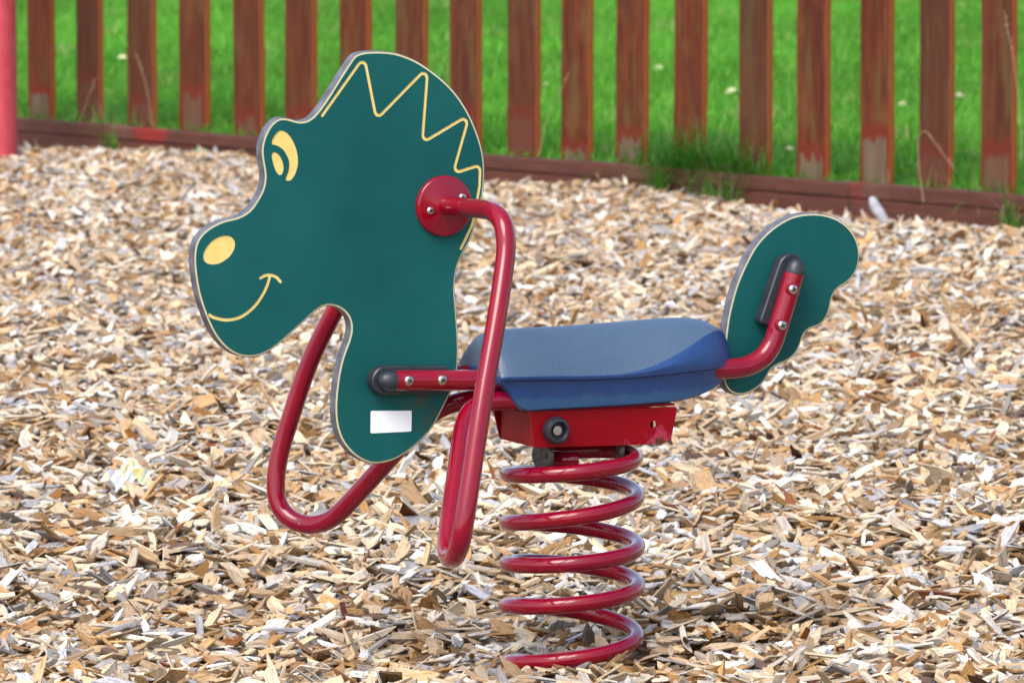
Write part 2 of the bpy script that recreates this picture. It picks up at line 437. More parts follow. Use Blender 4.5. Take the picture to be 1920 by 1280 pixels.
def grid_mesh(name, xs, ys, zf):
    X, Y = np.meshgrid(xs, ys); Z = zf(X, Y); n, m = X.shape
    v = np.stack([X.ravel(), Y.ravel(), Z.ravel()], 1)
    i = np.arange(n * m).reshape(n, m)
    f = np.stack([i[:-1, :-1], i[:-1, 1:], i[1:, 1:], i[1:, :-1]], -1).reshape(-1, 4)
    me = bpy.data.meshes.new(name); me.from_pydata(v.tolist(), [], f.tolist()); me.update(); return me
xs = np.r_[np.linspace(-60, -5, 12), np.linspace(-4.8, 4.8, 97), np.linspace(5, 60, 12)]
ys = np.r_[np.linspace(-30, 4, 10), np.linspace(4.5, 19, 146), np.linspace(20, 60, 8)]
g = grid_mesh('ground', xs, ys, lambda X, Y: np.where((fence_side(X, Y) > -.05) & (abs(X) < 4.9) & (Y > 4.4) & (Y < 19.2), height(X, Y) - .022, -.06))
tag(link('ground', g, M['ground']), kind='structure')
# lawn: one sheet behind the edging board, out to the horizon
LZ = .055
def lawn_pt(a, b, z): q = A0 + FD * a - FN * b; return (q[0], q[1], z)
mb = MB()
av = np.r_[-150, np.linspace(-12, 14, 66), 150]; bv = np.r_[.045, np.linspace(.2, 16, 60), 30, 80, 250]
def lz(a, b): return LZ + (.012 * math.sin(2.1 * a + b) + .02 * math.sin(.8 * b + .5 * a)) * min(1, max(0, b - .1) / .8)
vs = [lawn_pt(a, b, lz(a, b)) for b in bv for a in av]; na = len(av)
mb.add(vs, [(j * na + i, j * na + i + 1, (j + 1) * na + i + 1, (j + 1) * na + i) for j in range(len(bv) - 1) for i in range(na - 1)])
tag(mb.build('lawn', M['lawn']), kind='structure')

# ------------------------------------------------------------------ scattering (uncountable stuff only)
def scatter(name, pts, rot, scl, idx, tint, seed, sources, label_kind='stuff'):
    me = bpy.data.meshes.new(name); me.from_pydata(pts.tolist(), [], [])
    def put(n, typ, arr, key):
        a = me.attributes.new(n, typ, 'POINT'); a.data.foreach_set(key, np.ascontiguousarray(arr, dtype=np.float32 if typ != 'INT' else np.int32).ravel())
    put('rot', 'FLOAT_VECTOR', rot, 'vector'); put('scl', 'FLOAT_VECTOR', scl, 'vector'); put('idx', 'INT', idx, 'value')
    put('tint', 'FLOAT_COLOR', np.c_[tint, np.ones(len(tint))], 'color'); put('seed', 'FLOAT', seed, 'value')
    col = bpy.data.collections.new(name + '_pieces')
    for s in sources: col.objects.link(s)
    o = bpy.data.objects.new(name, me); COL.objects.link(o)
    ng = bpy.data.node_groups.new(name, 'GeometryNodeTree')
    ng.interface.new_socket('Geometry', in_out='INPUT', socket_type='NodeSocketGeometry'); ng.interface.new_socket('Geometry', in_out='OUTPUT', socket_type='NodeSocketGeometry')
    gi = ng.nodes.new('NodeGroupInput'); go = ng.nodes.new('NodeGroupOutput')
    ci = ng.nodes.new('GeometryNodeCollectionInfo'); ci.inputs['Collection'].default_value = col
    ci.inputs['Separate Children'].default_value = True; ci.inputs['Reset Children'].default_value = True
    iop = ng.nodes.new('GeometryNodeInstanceOnPoints'); iop.inputs['Pick Instance'].default_value = True
    def na_(n, t):
        k = ng.nodes.new('GeometryNodeInputNamedAttribute'); k.data_type = t; k.inputs['Name'].default_value = n; return k.outputs['Attribute']
    L = ng.links.new
    L(gi.outputs[0], iop.inputs['Points']); L(ci.outputs[0], iop.inputs['Instance'])
    L(na_('idx', 'INT'), iop.inputs['Instance Index'])
    e2r = ng.nodes.new('FunctionNodeEulerToRotation'); L(na_('rot', 'FLOAT_VECTOR'), e2r.inputs[0]); L(e2r.outputs[0], iop.inputs['Rotation'])
    L(na_('scl', 'FLOAT_VECTOR'), iop.inputs['Scale']); L(iop.outputs[0], go.inputs[0])
    md = o.modifiers.new('scatter', 'NODES'); md.node_group = ng
    return o

def chip_piece(i):
    """a splinter of wood, unit length along x; width and thickness near 1 too (scaled per chip)"""
    r = random.Random(100 + i); n = 5
    xs_ = [-.5, -.5 + r.uniform(.06, .25), r.uniform(-.15, .1), .5 - r.uniform(.06, .25), .5]
    kind = i % 4
    tip0 = r.uniform(.7, 1.0) if kind in (0, 1, 2) else r.uniform(.08, .5); tip1 = r.uniform(.6, 1.0) if kind in (0, 1) else r.uniform(.08, .6)
    ws = [tip0, r.uniform(.8, 1), r.uniform(.85, 1.05), r.uniform(.75, 1), tip1]
    sk0, sk1 = r.uniform(-.18, .18), r.uniform(-.18, .18); bend = r.uniform(-.3, .3) if i % 3 == 0 else 0; tw = r.uniform(-.35, .35)
    vs = []
    for j, (x, w) in enumerate(zip(xs_, ws)):
        off = r.uniform(-.08, .08); th = (.5 if j in (0, 4) and r.random() < .6 else 1) * r.uniform(.7, 1.1)
        zc = bend * (1 - 4 * x * x) * 1.2; a = tw * x
        for (sy, sz) in ((-1, -1), (1, -1), (1, 1), (-1, 1)):
            y = sy * .5 * w + off; z = sz * .5 * th * r.uniform(.75, 1.15)
            xx = x + (sk0 if j == 0 else sk1 if j == 4 else 0) * sy
            vs.append((xx, y * math.cos(a) - z * math.sin(a) * .3, zc + z + y * math.sin(a) * 1.0))
    fs = [(0, 1, 2, 3), (19, 18, 17, 16)]
    for j in range(4):
        b = j * 4
        for k in range(4): fs.append((b + k, b + 4 + k, b + 4 + (k + 1) % 4, b + (k + 1) % 4))
    m_ = MB(); m_.add(vs, fs); me = m_.mesh('wood_chip'); me.materials.append(M['chip'])
    return bpy.data.objects.new('wood_chip', me)
pieces = [chip_piece(i) for i in range(48)]

PAL = np.array([  # base colours of chipped wood, with weights
    (.64, .495, .32), (.73, .60, .43), (.54, .38, .22), (.77, .69, .56), (.68, .64, .585), (.47, .475, .495),
    (.46, .275, .125), (.54, .34, .16), (.28, .165, .085), (.16, .105, .07), (.37, .365, .37), (.30, .11, .055), (.83, .79, .72)])
PW = np.array([.16, .19, .12, .14, .11, .085, .065, .045, .035, .03, .05, .004, .085]); PW /= PW.sum()
def chips(n, dens_fn, zlo, zhi, tilt, size):
    # positions in a wedge in front of the fence
    y = rng.uniform(6.3, 18.9, n * 3); half = .0908 * y + 1.45; x = rng.uniform(-3.4, 3.4, n * 3)
    ok = (abs(x) < half) & (fence_side(x, y) > .01); x, y = x[ok][:n], y[ok][:n]; n = len(x)
    t = rng.random(n)
    z = height(x, y) + zlo + (zhi - zlo) * t
    L = np.clip(rng.lognormal(math.log(.0335), .42, n), .011, .080) * size
    W = np.clip(rng.lognormal(math.log(.0118), .40, n), .004, .026) * size
    H = np.clip(rng.lognormal(math.log(.0038), .42, n), .0015, .013)
    rx = rng.normal(0, tilt, n); ry = rng.normal(0, tilt * .75, n); rz = rng.uniform(0, 2 * math.pi, n)
    pal = rng.choice(len(PAL), n, p=PW); c = PAL[pal] * rng.uniform(.72, 1.22, (n, 1)) + rng.normal(0, .010, (n, 1)) * np.array([.3, 0, -1])
    # shade between chips put into colour: deeper ones darker and warmer
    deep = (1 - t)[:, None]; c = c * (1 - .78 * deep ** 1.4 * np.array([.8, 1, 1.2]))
    # fresher orange brown chips where the bed has been scuffed open
    sc = np.zeros(n)
    for (a, b, r, d) in DIPS: sc += np.exp(-((x - a) ** 2 + (y - b) ** 2) / (1.2 * r) ** 2)
    mott = np.clip(.5 + .5 * np.sin(2.3 * x + 3.1 * y) * np.sin(4.7 * x - 1.9 * y + 1.3) + .3 * np.sin(9 * x + 6 * y), 0, 1)
    w = np.clip(sc * .8 + .3 * mott, 0, 1)[:, None] * (rng.random((n, 1)) < .75)
    c = c * (1 - w * np.array([.14, .26, .38]))
    return (np.stack([x, y, z], 1), np.stack([rx, ry, rz], 1), np.stack([L, W, H], 1), rng.integers(0, len(pieces), n), np.clip(c, .02, .85), rng.uniform(0, 50, n))
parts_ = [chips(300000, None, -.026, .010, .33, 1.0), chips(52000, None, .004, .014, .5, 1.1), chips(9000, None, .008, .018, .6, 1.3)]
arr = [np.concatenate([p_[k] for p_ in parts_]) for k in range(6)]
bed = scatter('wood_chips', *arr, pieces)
tag(bed, 'loose pale and brown wood chips covering the playground floor', 'wood chips', kind='stuff')

def blade_verts(L, w, lean, az, base, curl=.5, n=4):
    vs = []; d = np.array([math.cos(az), math.sin(az), 0]); s = np.array([-math.sin(az), math.cos(az), 0])
    for k in range(n + 1):
        t = k / n; ang = lean + curl * t; p = base + L * t * (d * math.sin(ang) + np.array([0, 0, 1]) * math.cos(ang))
        ww = w * (1 - t) ** .7 * .5
        if k < n: vs += [p - s * ww, p + s * ww]
        else: vs += [p]
    fs = [(2 * k, 2 * k + 1, 2 * k + 3, 2 * k + 2) for k in range(n - 1)] + [(2 * n - 2, 2 * n - 1, 2 * n)]
    return vs, fs
def lawn_clump(i):
    r = random.Random(500 + i); m_ = MB()
    for _ in range(26):
        a = r.uniform(0, 6.3); rad = r.uniform(0, .045)
        vs, fs = blade_verts(r.uniform(.025, .06), r.uniform(.003, .006), r.uniform(.05, .6), r.uniform(0, 6.3), np.array([rad * math.cos(a), rad * math.sin(a), 0]), r.uniform(.1, .9), 3)
        m_.add(vs, fs)
    me = bpy.data.meshes.new('grass_clump'); me.from_pydata(m_.v, [], m_.f); me.materials.append(M['blade'])
    return bpy.data.objects.new('grass_clump', me)
clumps = [lawn_clump(i) for i in range(12)]
n = 85000
a_ = rng.uniform(-9.5, 11.5, n); b_ = .06 + 15 * rng.random(n) ** 1.15
px = A0[0] + FD[0] * a_ - FN[0] * b_; py = A0[1] + FD[1] * a_ - FN[1] * b_
ok = (abs(px) < .0908 * py + 2.4) & (py < 31)
a_, b_, px, py = a_[ok], b_[ok], px[ok], py[ok]; n = len(px)
pz = np.array([lz(a, b) for a, b in zip(a_, b_)]) - .003
patch = .5 + .5 * np.sin(1.7 * px + .6 * py) * np.sin(.9 * py - 1.1 * px + 1)
c = np.array([.10, .36, .03])[None] * (.8 + .35 * patch[:, None]) * rng.uniform(.8, 1.2, (n, 1)) + np.array([.05, .03, .0])[None] * rng.random((n, 1))
straw = rng.random(n) < .02; c[straw] = (.42, .42, .16)
s_ = rng.uniform(.8, 1.5, n)
gr = scatter('grass', np.stack([px, py, pz], 1), np.stack([rng.normal(0, .08, n), rng.normal(0, .08, n), rng.uniform(0, 6.3, n)], 1),
             np.stack([s_, s_, s_ * rng.uniform(.8, 1.3, n)], 1), rng.integers(0, 12, n), c, rng.random(n), clumps)
tag(gr, 'short bright green grass of the lawn beyond the picket fence', 'grass', kind='stuff')

# ------------------------------------------------------------------ fence and edging board
fence_rz = math.atan2(FD[1], FD[0])
edging = empty('timber_edging', tuple(A0 - np.array([0, 0, BZ])), fence_rz)
tag(edging, 'low red brown timber edging board between the wood chips and the picket fence', 'edging board')
# local frame: x along the fence, +y away from the playground
yin = 1 if (np.array([-math.sin(fence_rz), math.cos(fence_rz)]) @ FN[:2]) < 0 else -1
cuts = [-3.2, -.62, 1.55, 3.7, 6.6]
for x0, x1 in zip(cuts[:-1], cuts[1:]):
    for z0, z1, dy in ((.040, BZ, 0), (-.06, .037, .003)):
        m_ = MB(); nseg = 24
        sec = [(dy, z0), (dy, z1 - .004), (dy + .004, z1), (.036, z1), (.04, z1 - .004), (.04, z0)]
        vs = []
        for k in range(nseg + 1):
            x = x0 + .0015 + (x1 - x0 - .003) * k / nseg
            w1 = .0018 * math.sin(x * 5.1) + .001 * math.sin(x * 17)
            for (yy, zz) in sec: vs.append((x, yin * (yy + w1), zz + (w1 if zz > z0 + .001 else 0)))
        q = len(sec)
        fs = [(k * q + j, k * q + (j + 1) % q, (k + 1) * q + (j + 1) % q, (k + 1) * q + j) for k in range(nseg) for j in range(q)]
        fs += [tuple(range(q)), tuple(nseg * q + j for j in range(q))]
        m_.add(vs, fs); m_.build('edging_plank', M['board'], edging, angle=25)

PO = .075   # pickets stand this far behind the face of the board
def fence_x(u, v):
    d = ray(u, v); k = ((A0 - FN * PO - _C) @ FN) / (d @ FN); q = _C + d * k; return (q - A0) @ FD
LE = [52, 143, 238, 335, 438, 533, 637, 740, 842, 950, 1052, 1153, 1262, 1385, 1493, 1613, 1722, 1840]
WD = [52, 51, 56, 60, 60, 62, 62, 63, 62, 64, 62, 64, 65, 65, 66, 66, 68, 70]
fence = empty('picket_fence', tuple(A0 - np.array([0, 0, BZ])), fence_rz)
tag(fence, 'red brown wooden picket fence with bare worn feet in front of the lawn', 'fence')
TH = .020
cen = []
for l, w in zip(LE, WD):
    xa, xb = fence_x(l, 150), fence_x(l + w * .86, 150); cen.append(((xa + xb) / 2, abs(xb - xa)))
cw = cen[0][0]; cen = [(cw - .25 * k, .118) for k in range(8, 0, -1)] + cen
cw = cen[-1][0]; cen += [(cw + .25 * k, .118) for k in range(1, 9)]
for i, (x, w) in enumerate(cen):
    r = random.Random(40 + i); hw = w / 2; top = .98 + r.uniform(-.01, .01); m_ = MB(); c_ = .0022
    zs = [-.08, .0, .1, .2, .3, .4, .5, .6, .7, .8, .9, top - .05, top]
    lean = r.uniform(-.006, .006); vs = []; jag = [r.uniform(-.0018, .0018) for _ in zs]
    notch = i == 8 + 12
    for z, jg in zip(zs, jag):
        k = 1 if z < top - .04 else (.96 if z < top else .5)
        h2 = hw * k
        sec = [(-h2 + c_, 0), (h2 - c_, 0), (h2, c_), (h2, TH - c_), (h2 - c_, TH), (-h2 + c_, TH), (-h2, TH - c_), (-h2, c_)]
        for (xx, yy) in sec: vs.append((xx + jg + lean * z, yin * yy, z))
    q = 8
    fs = [(k * q + j, k * q + (j + 1) % q, (k + 1) * q + (j + 1) % q, (k + 1) * q + j) for k in range(len(zs) - 1) for j in range(q)]
    fs += [tuple(range(q)), tuple((len(zs) - 1) * q + j for j in range(q))]
    m_.add(vs, fs); o = m_.build('picket', M['picket'], fence, angle=30)
    o.location = (x, yin * PO, 0); o.rotation_euler = (0, r.uniform(-.004, .004), 0)
for z in (.70, ):
    m_ = MB(); box(m_, (cen[0][0] - .2, min(yin * (PO + TH + .002), yin * (PO + TH + .04)), z), (cen[-1][0] + .2, max(yin * (PO + TH + .002), yin * (PO + TH + .04)), z + .08))
    m_.build('rail', M['board'], fence)
for x in (cen[0][0] + .12, cen[17][0] + .12, cen[-1][0] - .12)[:0]: pass

# pink red post at the left edge
q = on_level(-6, 286)
post = empty('play_post', (q[0], q[1], 0))
tag(post, 'round faded pink red steel post standing in the wood chips at the left edge', 'post')
lathe([(.0655, -.1), (.0655, .3), (.0655, 1.2), (.0655, 2.3), (.06, 2.32), (.04, 2.335), (.001, 2.34)], (0, 0, 0), (0, 0, 1), 40).build('post_tube', M['post'], post)
lathe([(.0662, .0), (.068, .004), (.068, .03), (.0662, .034)], (0, 0, 1.5), (0, 0, 1), 40).build('collar', M['post'], post)

# long grass: growing through the fence and over the edging board
def along(u, off):
    """where the upright plane that stands off metres behind the board's face meets photo column u"""
    d = ray(u, 330); k = ((A0 - FN * off - _C) @ FN) / (d @ FN); q = _C + d * k; q[2] = 0; return q
def blades(m_, cols, r, u, off, z, n, hmin, hmax, spread, lean=.5, dry=.12, col=(.06, .25, .02), depth=.02):
    q = along(u, off)
    for k in range(n):
        base = q + FD * r.gauss(0, spread) - FN * r.uniform(-depth, depth); base[2] = z - .02
        isdry = r.random() < dry
        vs, fs = blade_verts(r.uniform(hmin, hmax) * (1.25 if isdry else 1), r.uniform(.003, .0055) * (.5 if isdry else 1), abs(r.gauss(0, lean * .5)), r.uniform(0, 6.3), base, r.uniform(.1, 1.1), 6)
        m_.add(vs, fs); c = (.40, .33, .18) if isdry else tuple(np.array(col) * r.uniform(.5, 1.5) + np.array([.03, .02, 0]) * r.random())
        cols += [(*c, 1)] * len(vs)
def grass_object(name, m_, cols):
    me = bpy.data.meshes.new(name); me.from_pydata(m_.v, [], m_.f)
    a = me.color_attributes.new('tint', 'FLOAT_COLOR', 'POINT'); a.data.foreach_set('color', np.array(cols, np.float32).ravel())
    return link(name, me, M['tuft'])
m_ = MB(); cols = []; r = random.Random(77)
for a in (
    (1310, .045, LZ, 1100, .10, .24, .12, .85, .06, (.035, .19, .015), .025), (1400, .10, LZ, 240, .05, .14, .12, .9, .1, (.04, .2, .02), .03),
    (1860, .05, LZ, 230, .04, .12, .16, .8, .15, (.05, .22, .02), .03), (1120, .05, LZ, 50, .03, .07, .12, .8, .1, (.06, .25, .02), .02),
    (1540, .05, LZ, 90, .03, .09, .2, .8, .15, (.06, .25, .02), .03), (1700, .05, LZ, 120, .04, .10, .2, .8, .2, (.06, .25, .02), .03),
    (165, .05, LZ, 200, .05, .15, .22, .6, .2, (.06, .25, .02), .03), (60, .05, LZ, 80, .04, .10, .15, .6, .2, (.06, .25, .02), .03),
    (430, .05, LZ, 200, .03, .10, .28, .7, .15, (.07, .27, .02), .03), (980, .05, LZ, 60, .03, .07, .2, .7, .1, (.07, .27, .02), .03),
    (1240, .06, LZ, 60, .03, .08, .06, .7, .1, (.06, .25, .02), .02), (-100, .05, LZ, 100, .04, .12, .3, .7, .15, (.06, .25, .02), .03), (2050, .05, LZ, 100, .04, .12, .3, .7, .15, (.06, .25, .02), .03)):
    blades(m_, cols, r, a[0], a[1], a[2], a[3], a[4], a[5], a[6], a[7], a[8], a[9], a[10])
tag(grass_object('long_grass', m_, cols), 'uncut darker grass growing round the picket feet behind the edging board', 'long grass', kind='stuff')
for (u, n, h0, h1, sp, lean, dry, lb) in (
    (1236, 90, .10, .18, .012, .35, .05, 'narrow upright green grass tuft in front of the edging board'),
    (1345, 140, .09, .17, .045, 1.0, .45, 'arching thin grass tuft with dry stems in front of the edging board'),
    (212, 50, .08, .15, .018, .7, .1, 'green grass tuft in front of the edging board near its left end'),
    (1898, 50, .08, .16, .025, .6, .3, 'small grass tuft before the edging board at the right edge')):
    m_ = MB(); cols = []; blades(m_, cols, random.Random(u), u, -.02, 0.005, n, h0, h1, sp, lean, dry, (.06, .24, .02), .008)
    o = grass_object('grass_tuft', m_, cols); tag(o, lb, 'grass tuft', 'grass tufts in front of the edging board')
def stalks(pts, label):
    """a few dry seed stalks; each is a list of photo pixels on the fence plane"""
    m_ = MB(); base = None
    for P in pts:
        W = []
        for (u, v) in P:
            d = ray(u, v); k = ((A0 + FN * .02 - _C) @ FN) / (d @ FN); W.append(_C + d * k)
        if base is None: base = W[0].copy()
        C_ = catmull([w - base for w in W], 6); tube(C_, np.linspace(.0011, .0005, len(C_)), 6, mb=m_)
        for t in np.linspace(.72, .98, 7):
            p = C_[int(t * (len(C_) - 1))]; d = np.array([random.uniform(-1, 1), random.uniform(-1, 1), random.uniform(.3, 1.2)]); d /= np.linalg.norm(d)
            tube([p, p + d * .012], [.0009, .0004], 5, mb=m_)
    o = m_.build('dry_stalk', M['straw']); o.location = base; tag(o, label, 'dry grass stalk', 'dry grass stalks at the fence')
M['straw'] = m_simple('dry straw', (.36, .27, .15), .7, (.42, .30, .22), 50, .1)
stalks([[(1012, 290), (1022, 235), (1045, 185), (1068, 135)]], 'dry stalk leaning right in front of the picket right of the head')
stalks([[(1732, 380), (1724, 320), (1722, 262), (1736, 246), (1758, 275), (1790, 318)]], 'dry stalk bent over in front of the third picket from the right')
stalks([[(1915, 300), (1912, 210), (1900, 110), (1882, 20)]], 'tall pale seed stalk in front of the rightmost picket')
stalks([[(150, 232), (163, 190), (182, 145)]], 'thin dry stalk in front of the gap right of the second picket from the left')

stalks([[(285, 235), (275, 165), (254, 98)]], 'thin dry stalk in front of the third picket from the left')

# ------------------------------------------------------------------ litter
q = on_level(235, 905, .02)
wr = MB(); r = random.Random(3); nx, ny = 12, 8; vs = []
for j in range(ny):
    for i in range(nx):
        x = (i / (nx - 1) - .5) * .075; y = (j / (ny - 1) - .5) * .046
        vs.append((x + r.uniform(-.003, .003), y + r.uniform(-.003, .003), .012 + .012 * math.sin(i * 1.3 + j * .7) + r.uniform(-.004, .006)))
wr.add(vs, [(j * nx + i, j * nx + i + 1, (j + 1) * nx + i + 1, (j + 1) * nx + i) for j in range(ny - 1) for i in range(nx - 1)])
mw, nt, p = nmat('crumpled printed wrapper'); v = mapping(nt)
nt.links.new(ramp(nt, noise(nt, v, 28, 1), [(.45, (.58, .61, .66)), (.55, (.66, .60, .22)), (.62, (.58, .60, .56)), (.70, (.45, .62, .3)), (.74, (.4, .6, .8))]), p.inputs['Base Color']); p.inputs['Roughness'].default_value = .35
o = wr.build('wrapper', mw, smooth=False)
sm = o.modifiers.new('thick', 'SOLIDIFY'); sm.thickness = .0006
o.location = q; o.rotation_euler = (.55, -.25, .65); tag(o, 'crumpled white and yellow wrapper lying on the wood chips at the left', 'litter')
q = on_level(376, 293, .012)
m_ = MB(); m_.add([(-.02, -.012, 0), (.018, -.014, .002), (.022, .01, .006), (.0, .016, .012), (-.021, .012, .004), (-.018, -.010, .016), (.016, -.012, .018), (.019, .008, .02), (0, .012, .024), (-.019, .01, .019)],
   [(0, 1, 2, 3, 4), (9, 8, 7, 6, 5), (0, 1, 6, 5), (1, 2, 7, 6), (2, 3, 8, 7), (3, 4, 9, 8), (4, 0, 5, 9)])
o = m_.build('plastic_scrap', m_simple('green plastic', (.02, .42, .22), .4, (.05, .5, .3)), smooth=False)
o.location = q; tag(o, 'small bright green plastic scrap on the chips by the edging board', 'litter')
q = on_level(1648, 415, .02)
m_ = MB(); tube(catmull([(-.026, 0, .060), (-.012, .003, .036), (.004, -.002, .016), (.03, 0, -.02)], 4), [.007, .010, .013, .013, .014, .014, .014, .014, .013, .013, .012, .010, .009], 9, mb=m_)
o = m_.build('wood_stick', m_simple('grey weathered wood', (.36, .36, .40), .8, (.5, .5, .52), 60, .5)); o.location = q; o.rotation_euler = (0, .1, .1)
tag(o, 'grey stub of wood sticking up from the chips beyond the green tail', 'stick')

# pale fallen leaves lying in the lawn
ml = m_simple('pale fallen leaf', (.46, .47, .24), .6, (.52, .52, .38), 30, .2)
for k, (u, v) in enumerate(((1234, 131), (1024, 162), (1372, 174), (1692, 199), (1640, 92), (1798, 183), (230, 111), (1480, 284))):
    q = on_level(u, v, LZ + .045); m_ = MB(); r = random.Random(k); L_ = r.uniform(.014, .024)
    vs = [(L_ * x, .55 * L_ * y * (1 - .3 * abs(x)), .012 * abs(y) + .006 * x * x) for x in (-1, -.5, 0, .5, 1) for y in (-1 + abs(x) ** 2 * .95, 0, 1 - abs(x) ** 2 * .95)]
    m_.add(vs, [(3 * a + b, 3 * a + 3 + b, 3 * a + 4 + b, 3 * a + 1 + b) for a in range(4) for b in range(2)])
    o = m_.build('fallen_leaf', ml); sm = o.modifiers.new('thick', 'SOLIDIFY'); sm.thickness = .0006
    o.location = q; o.rotation_euler = (r.uniform(.2, .7), r.uniform(-.3, .3), r.uniform(-.6, .6))
    tag(o, 'small pale fallen leaf lying on the green lawn behind the picket fence', 'leaf', 'fallen leaves on the lawn')

# ------------------------------------------------------------------ the spring rocker
rocker = empty('spring_rocker', tuple(O), YAW)
tag(rocker, 'green animal shaped spring rocker with red tubes and blue seat on the wood chips', 'spring rocker')
PH = .0090      # half thickness of the boards without skin
SK = .0014
def pl(pts, ox, oy, s, lat, it=1):
    """zoomed-photo pixels -> (x, z) in the rocker's middle plane"""
    return np.array([RP(ox + a / s, oy + b / s, lat)[[0, 2]] for a, b in pts])
HEAD = [(673.8, 99.4), (689, 96.5), (721, 96.3), (746, 100.3), (774, 110.6), (799, 125.3), (824, 144), (845.6, 164.4), (864.4, 187.8), (880, 214.4), (892.5, 242.5), (902, 270.6), (907.5, 298.8), (908.8, 325.6), (907.4, 351), (903, 380), (895.5, 411), (884, 446), (871, 471), (860, 494), (855.4, 514), (853, 541), (855.2, 572), (858, 611), (860, 650), (858.4, 689), (851.5, 720), (841.7, 743.8), (828, 771), (812.4, 800), (791, 825), (767.5, 845), (744, 860), (716.7, 868.5), (693, 868.6), (670, 858), (652, 842), (638.6, 822), (630, 795), (627.7, 763), (630, 730), (634.7, 697), (642.5, 665.6), (651.5, 642), (657, 622.7), (657, 607), (651, 591), (638.6, 579.2), (623, 573.6), (608, 574.2), (594.6, 582), (572, 602), (541, 630), (513.6, 653), (490, 666), (466.7, 670), (443, 665.6), (419.8, 650), (400, 624.6), (384.7, 591), (373, 556), (366, 521), (363, 486), (366, 458.6), (377, 439), (396.4, 423.4), (420, 412.4), (445, 406.5), (467.5, 393.5), (483, 371.6), (492.5, 352), (495.6, 330), (493, 311), (490, 294), (490, 273.75), (495.6, 255), (505, 236.5), (517.5, 224), (530, 220), (545.6, 223.2), (561, 227.6), (577, 225), (589, 216), (602, 200), (617.5, 177), (636, 147), (655, 117.5), (664, 104.5)]
TAIL = [(1356, 655), (1359, 637), (1363, 604), (1370, 570), (1381, 532.5), (1397, 495), (1415.6, 461), (1438, 435.6), (1465.6, 415), (1491, 403.5), (1519, 399.5), (1544, 401), (1569, 409), (1590.6, 424.5), (1605, 445), (1611.6, 468), (1611, 492), (1603, 514), (1587.5, 531), (1570, 542), (1561, 556), (1557, 576), (1549, 598), (1534, 612), (1518, 617), (1507, 627), (1501.6, 645), (1492, 664), (1475, 678), (1457, 685), (1444, 695), (1436, 712), (1419, 729), (1397, 740), (1378, 740), (1364, 731), (1357, 716), (1354, 695), (1354, 675)]
def outline(px_pts, lat):
    P = np.array([RP(u, v, lat)[[0, 2]] for u, v in px_pts])
    return smoothclosed(resample(catmull(P, 6, True), .0035, True), 3)
def board(name, px_pts, holes=()):
    P = outline(px_pts, PH)
    body = slab(P, -PH, PH, bevel=.0011, mi_cap=0, mi_side=1).build(name, [M['core'], M['edge']], rocker, angle=30)
    Pi = inset(P, .0034)
    slab(Pi, -(PH + SK), -(PH + .0001), holes=holes, mi_cap=0, mi_side=0).build('green_face', M['green'], body, angle=30)
    slab(Pi, PH + .0001, PH + SK).build('green_face', M['green'], body, angle=30)
    return body
lat_s = PH + SK
A = lambda pts: pl(pts, 330, 80, 3.2, lat_s)
B = lambda pts: pl(pts, 330, 400, 2.56, lat_s)
mane_c = A([(878, 438), (1130, 84), (1203, 462), (1512, 146), (1478, 602), (1762, 432), (1662, 786), (1826, 734), (1822, 860), (1806, 950), (1785, 1070), (1752, 1150), (1710, 1235)])
mane_c = np.vstack([fillet2(mane_c[:9], .0060, 6)[:-1], catmull(mane_c[8:], 5)])
mane_c = resample(mane_c, .0016)
mane = stroke(mane_c, .00225)
def blob(pts): return resample(catmull(pts, 6, True), .0016, True)
eye_o = blob(A([(574, 602), (588, 562), (622, 528), (664, 540), (702, 588), (727, 655), (733, 725), (717, 788), (690, 826), (664, 828), (658, 814), (674, 772), (679, 722), (668, 684), (642, 642), (606, 618), (584, 613)]))
eye_i = blob(A([(574, 672), (592, 656), (618, 673), (638, 708), (647, 750), (640, 785), (622, 796), (600, 772), (582, 722)]))
nose = blob(B([(131, 200), (145, 165), (180, 127), (225, 108), (265, 112), (284, 140), (278, 178), (250, 215), (205, 242), (160, 244), (136, 228)]))
mo = stroke(resample(catmull(B([(160, 487), (185, 500), (245, 511), (310, 497), (370, 453), (412, 398), (438, 345), (450, 306)]), 6), .0016), .0023)
cross = stroke(resample(catmull(B([(406, 310), (426, 299), (455, 296), (482, 306), (502, 328)]), 5), .0016), .0022)
# join mouth and its corner tick to one outline
def union(P, Q):
    bm = bmesh.new()
    from mathutils.geometry import delaunay_2d_cdt
    v = [Vector(p) for p in P] + [Vector(q) for q in Q]
    fs = [list(range(len(P))), list(range(len(P), len(P) + len(Q)))]
    r_ = delaunay_2d_cdt(v, [], fs, 1, 1e-7)
    verts, edges, faces = r_[0], r_[1], r_[2]
    cnt = {}
    for f in faces:
        for i in range(len(f)):
            e = (f[i], f[(i + 1) % len(f)]); cnt[e] = cnt.get(e, 0) + 1
    bnd = {a: b for (a, b) in cnt if (b, a) not in cnt}
    s = next(iter(bnd)); out = [s]; c = bnd[s]
    while c != s and len(out) < 5000: out.append(c); c = bnd[c]
    bm.free(); return np.array([verts[i][:] for i in out])
mouth = union(mo, cross)
head = board('head_panel', HEAD, [mane, eye_o, eye_i, nose, mouth])
for nm, L_ in (('mane_line', mane), ('eye_marking', eye_o), ('eye_marking', eye_i), ('nostril_marking', nose), ('mouth_line', mouth)):
    slab(inset(L_, .0001), -(PH + .0006), -(PH + .0001)).build(nm, M['yellow'], head, angle=30)
stk = np.array([RP(u, v, lat_s)[[0, 2]] for u, v in ((695, 770), (771.5, 766.5), (771, 808.5), (694.5, 812))])
stk = fillet2(list(stk) + [stk[0], stk[1]], .0022, 5)[6:-1]
slab(stk, -(lat_s + .0006), -(lat_s + .0001)).build('sticker', M['white'], head, angle=30)
tail = board('tail_panel', TAIL)

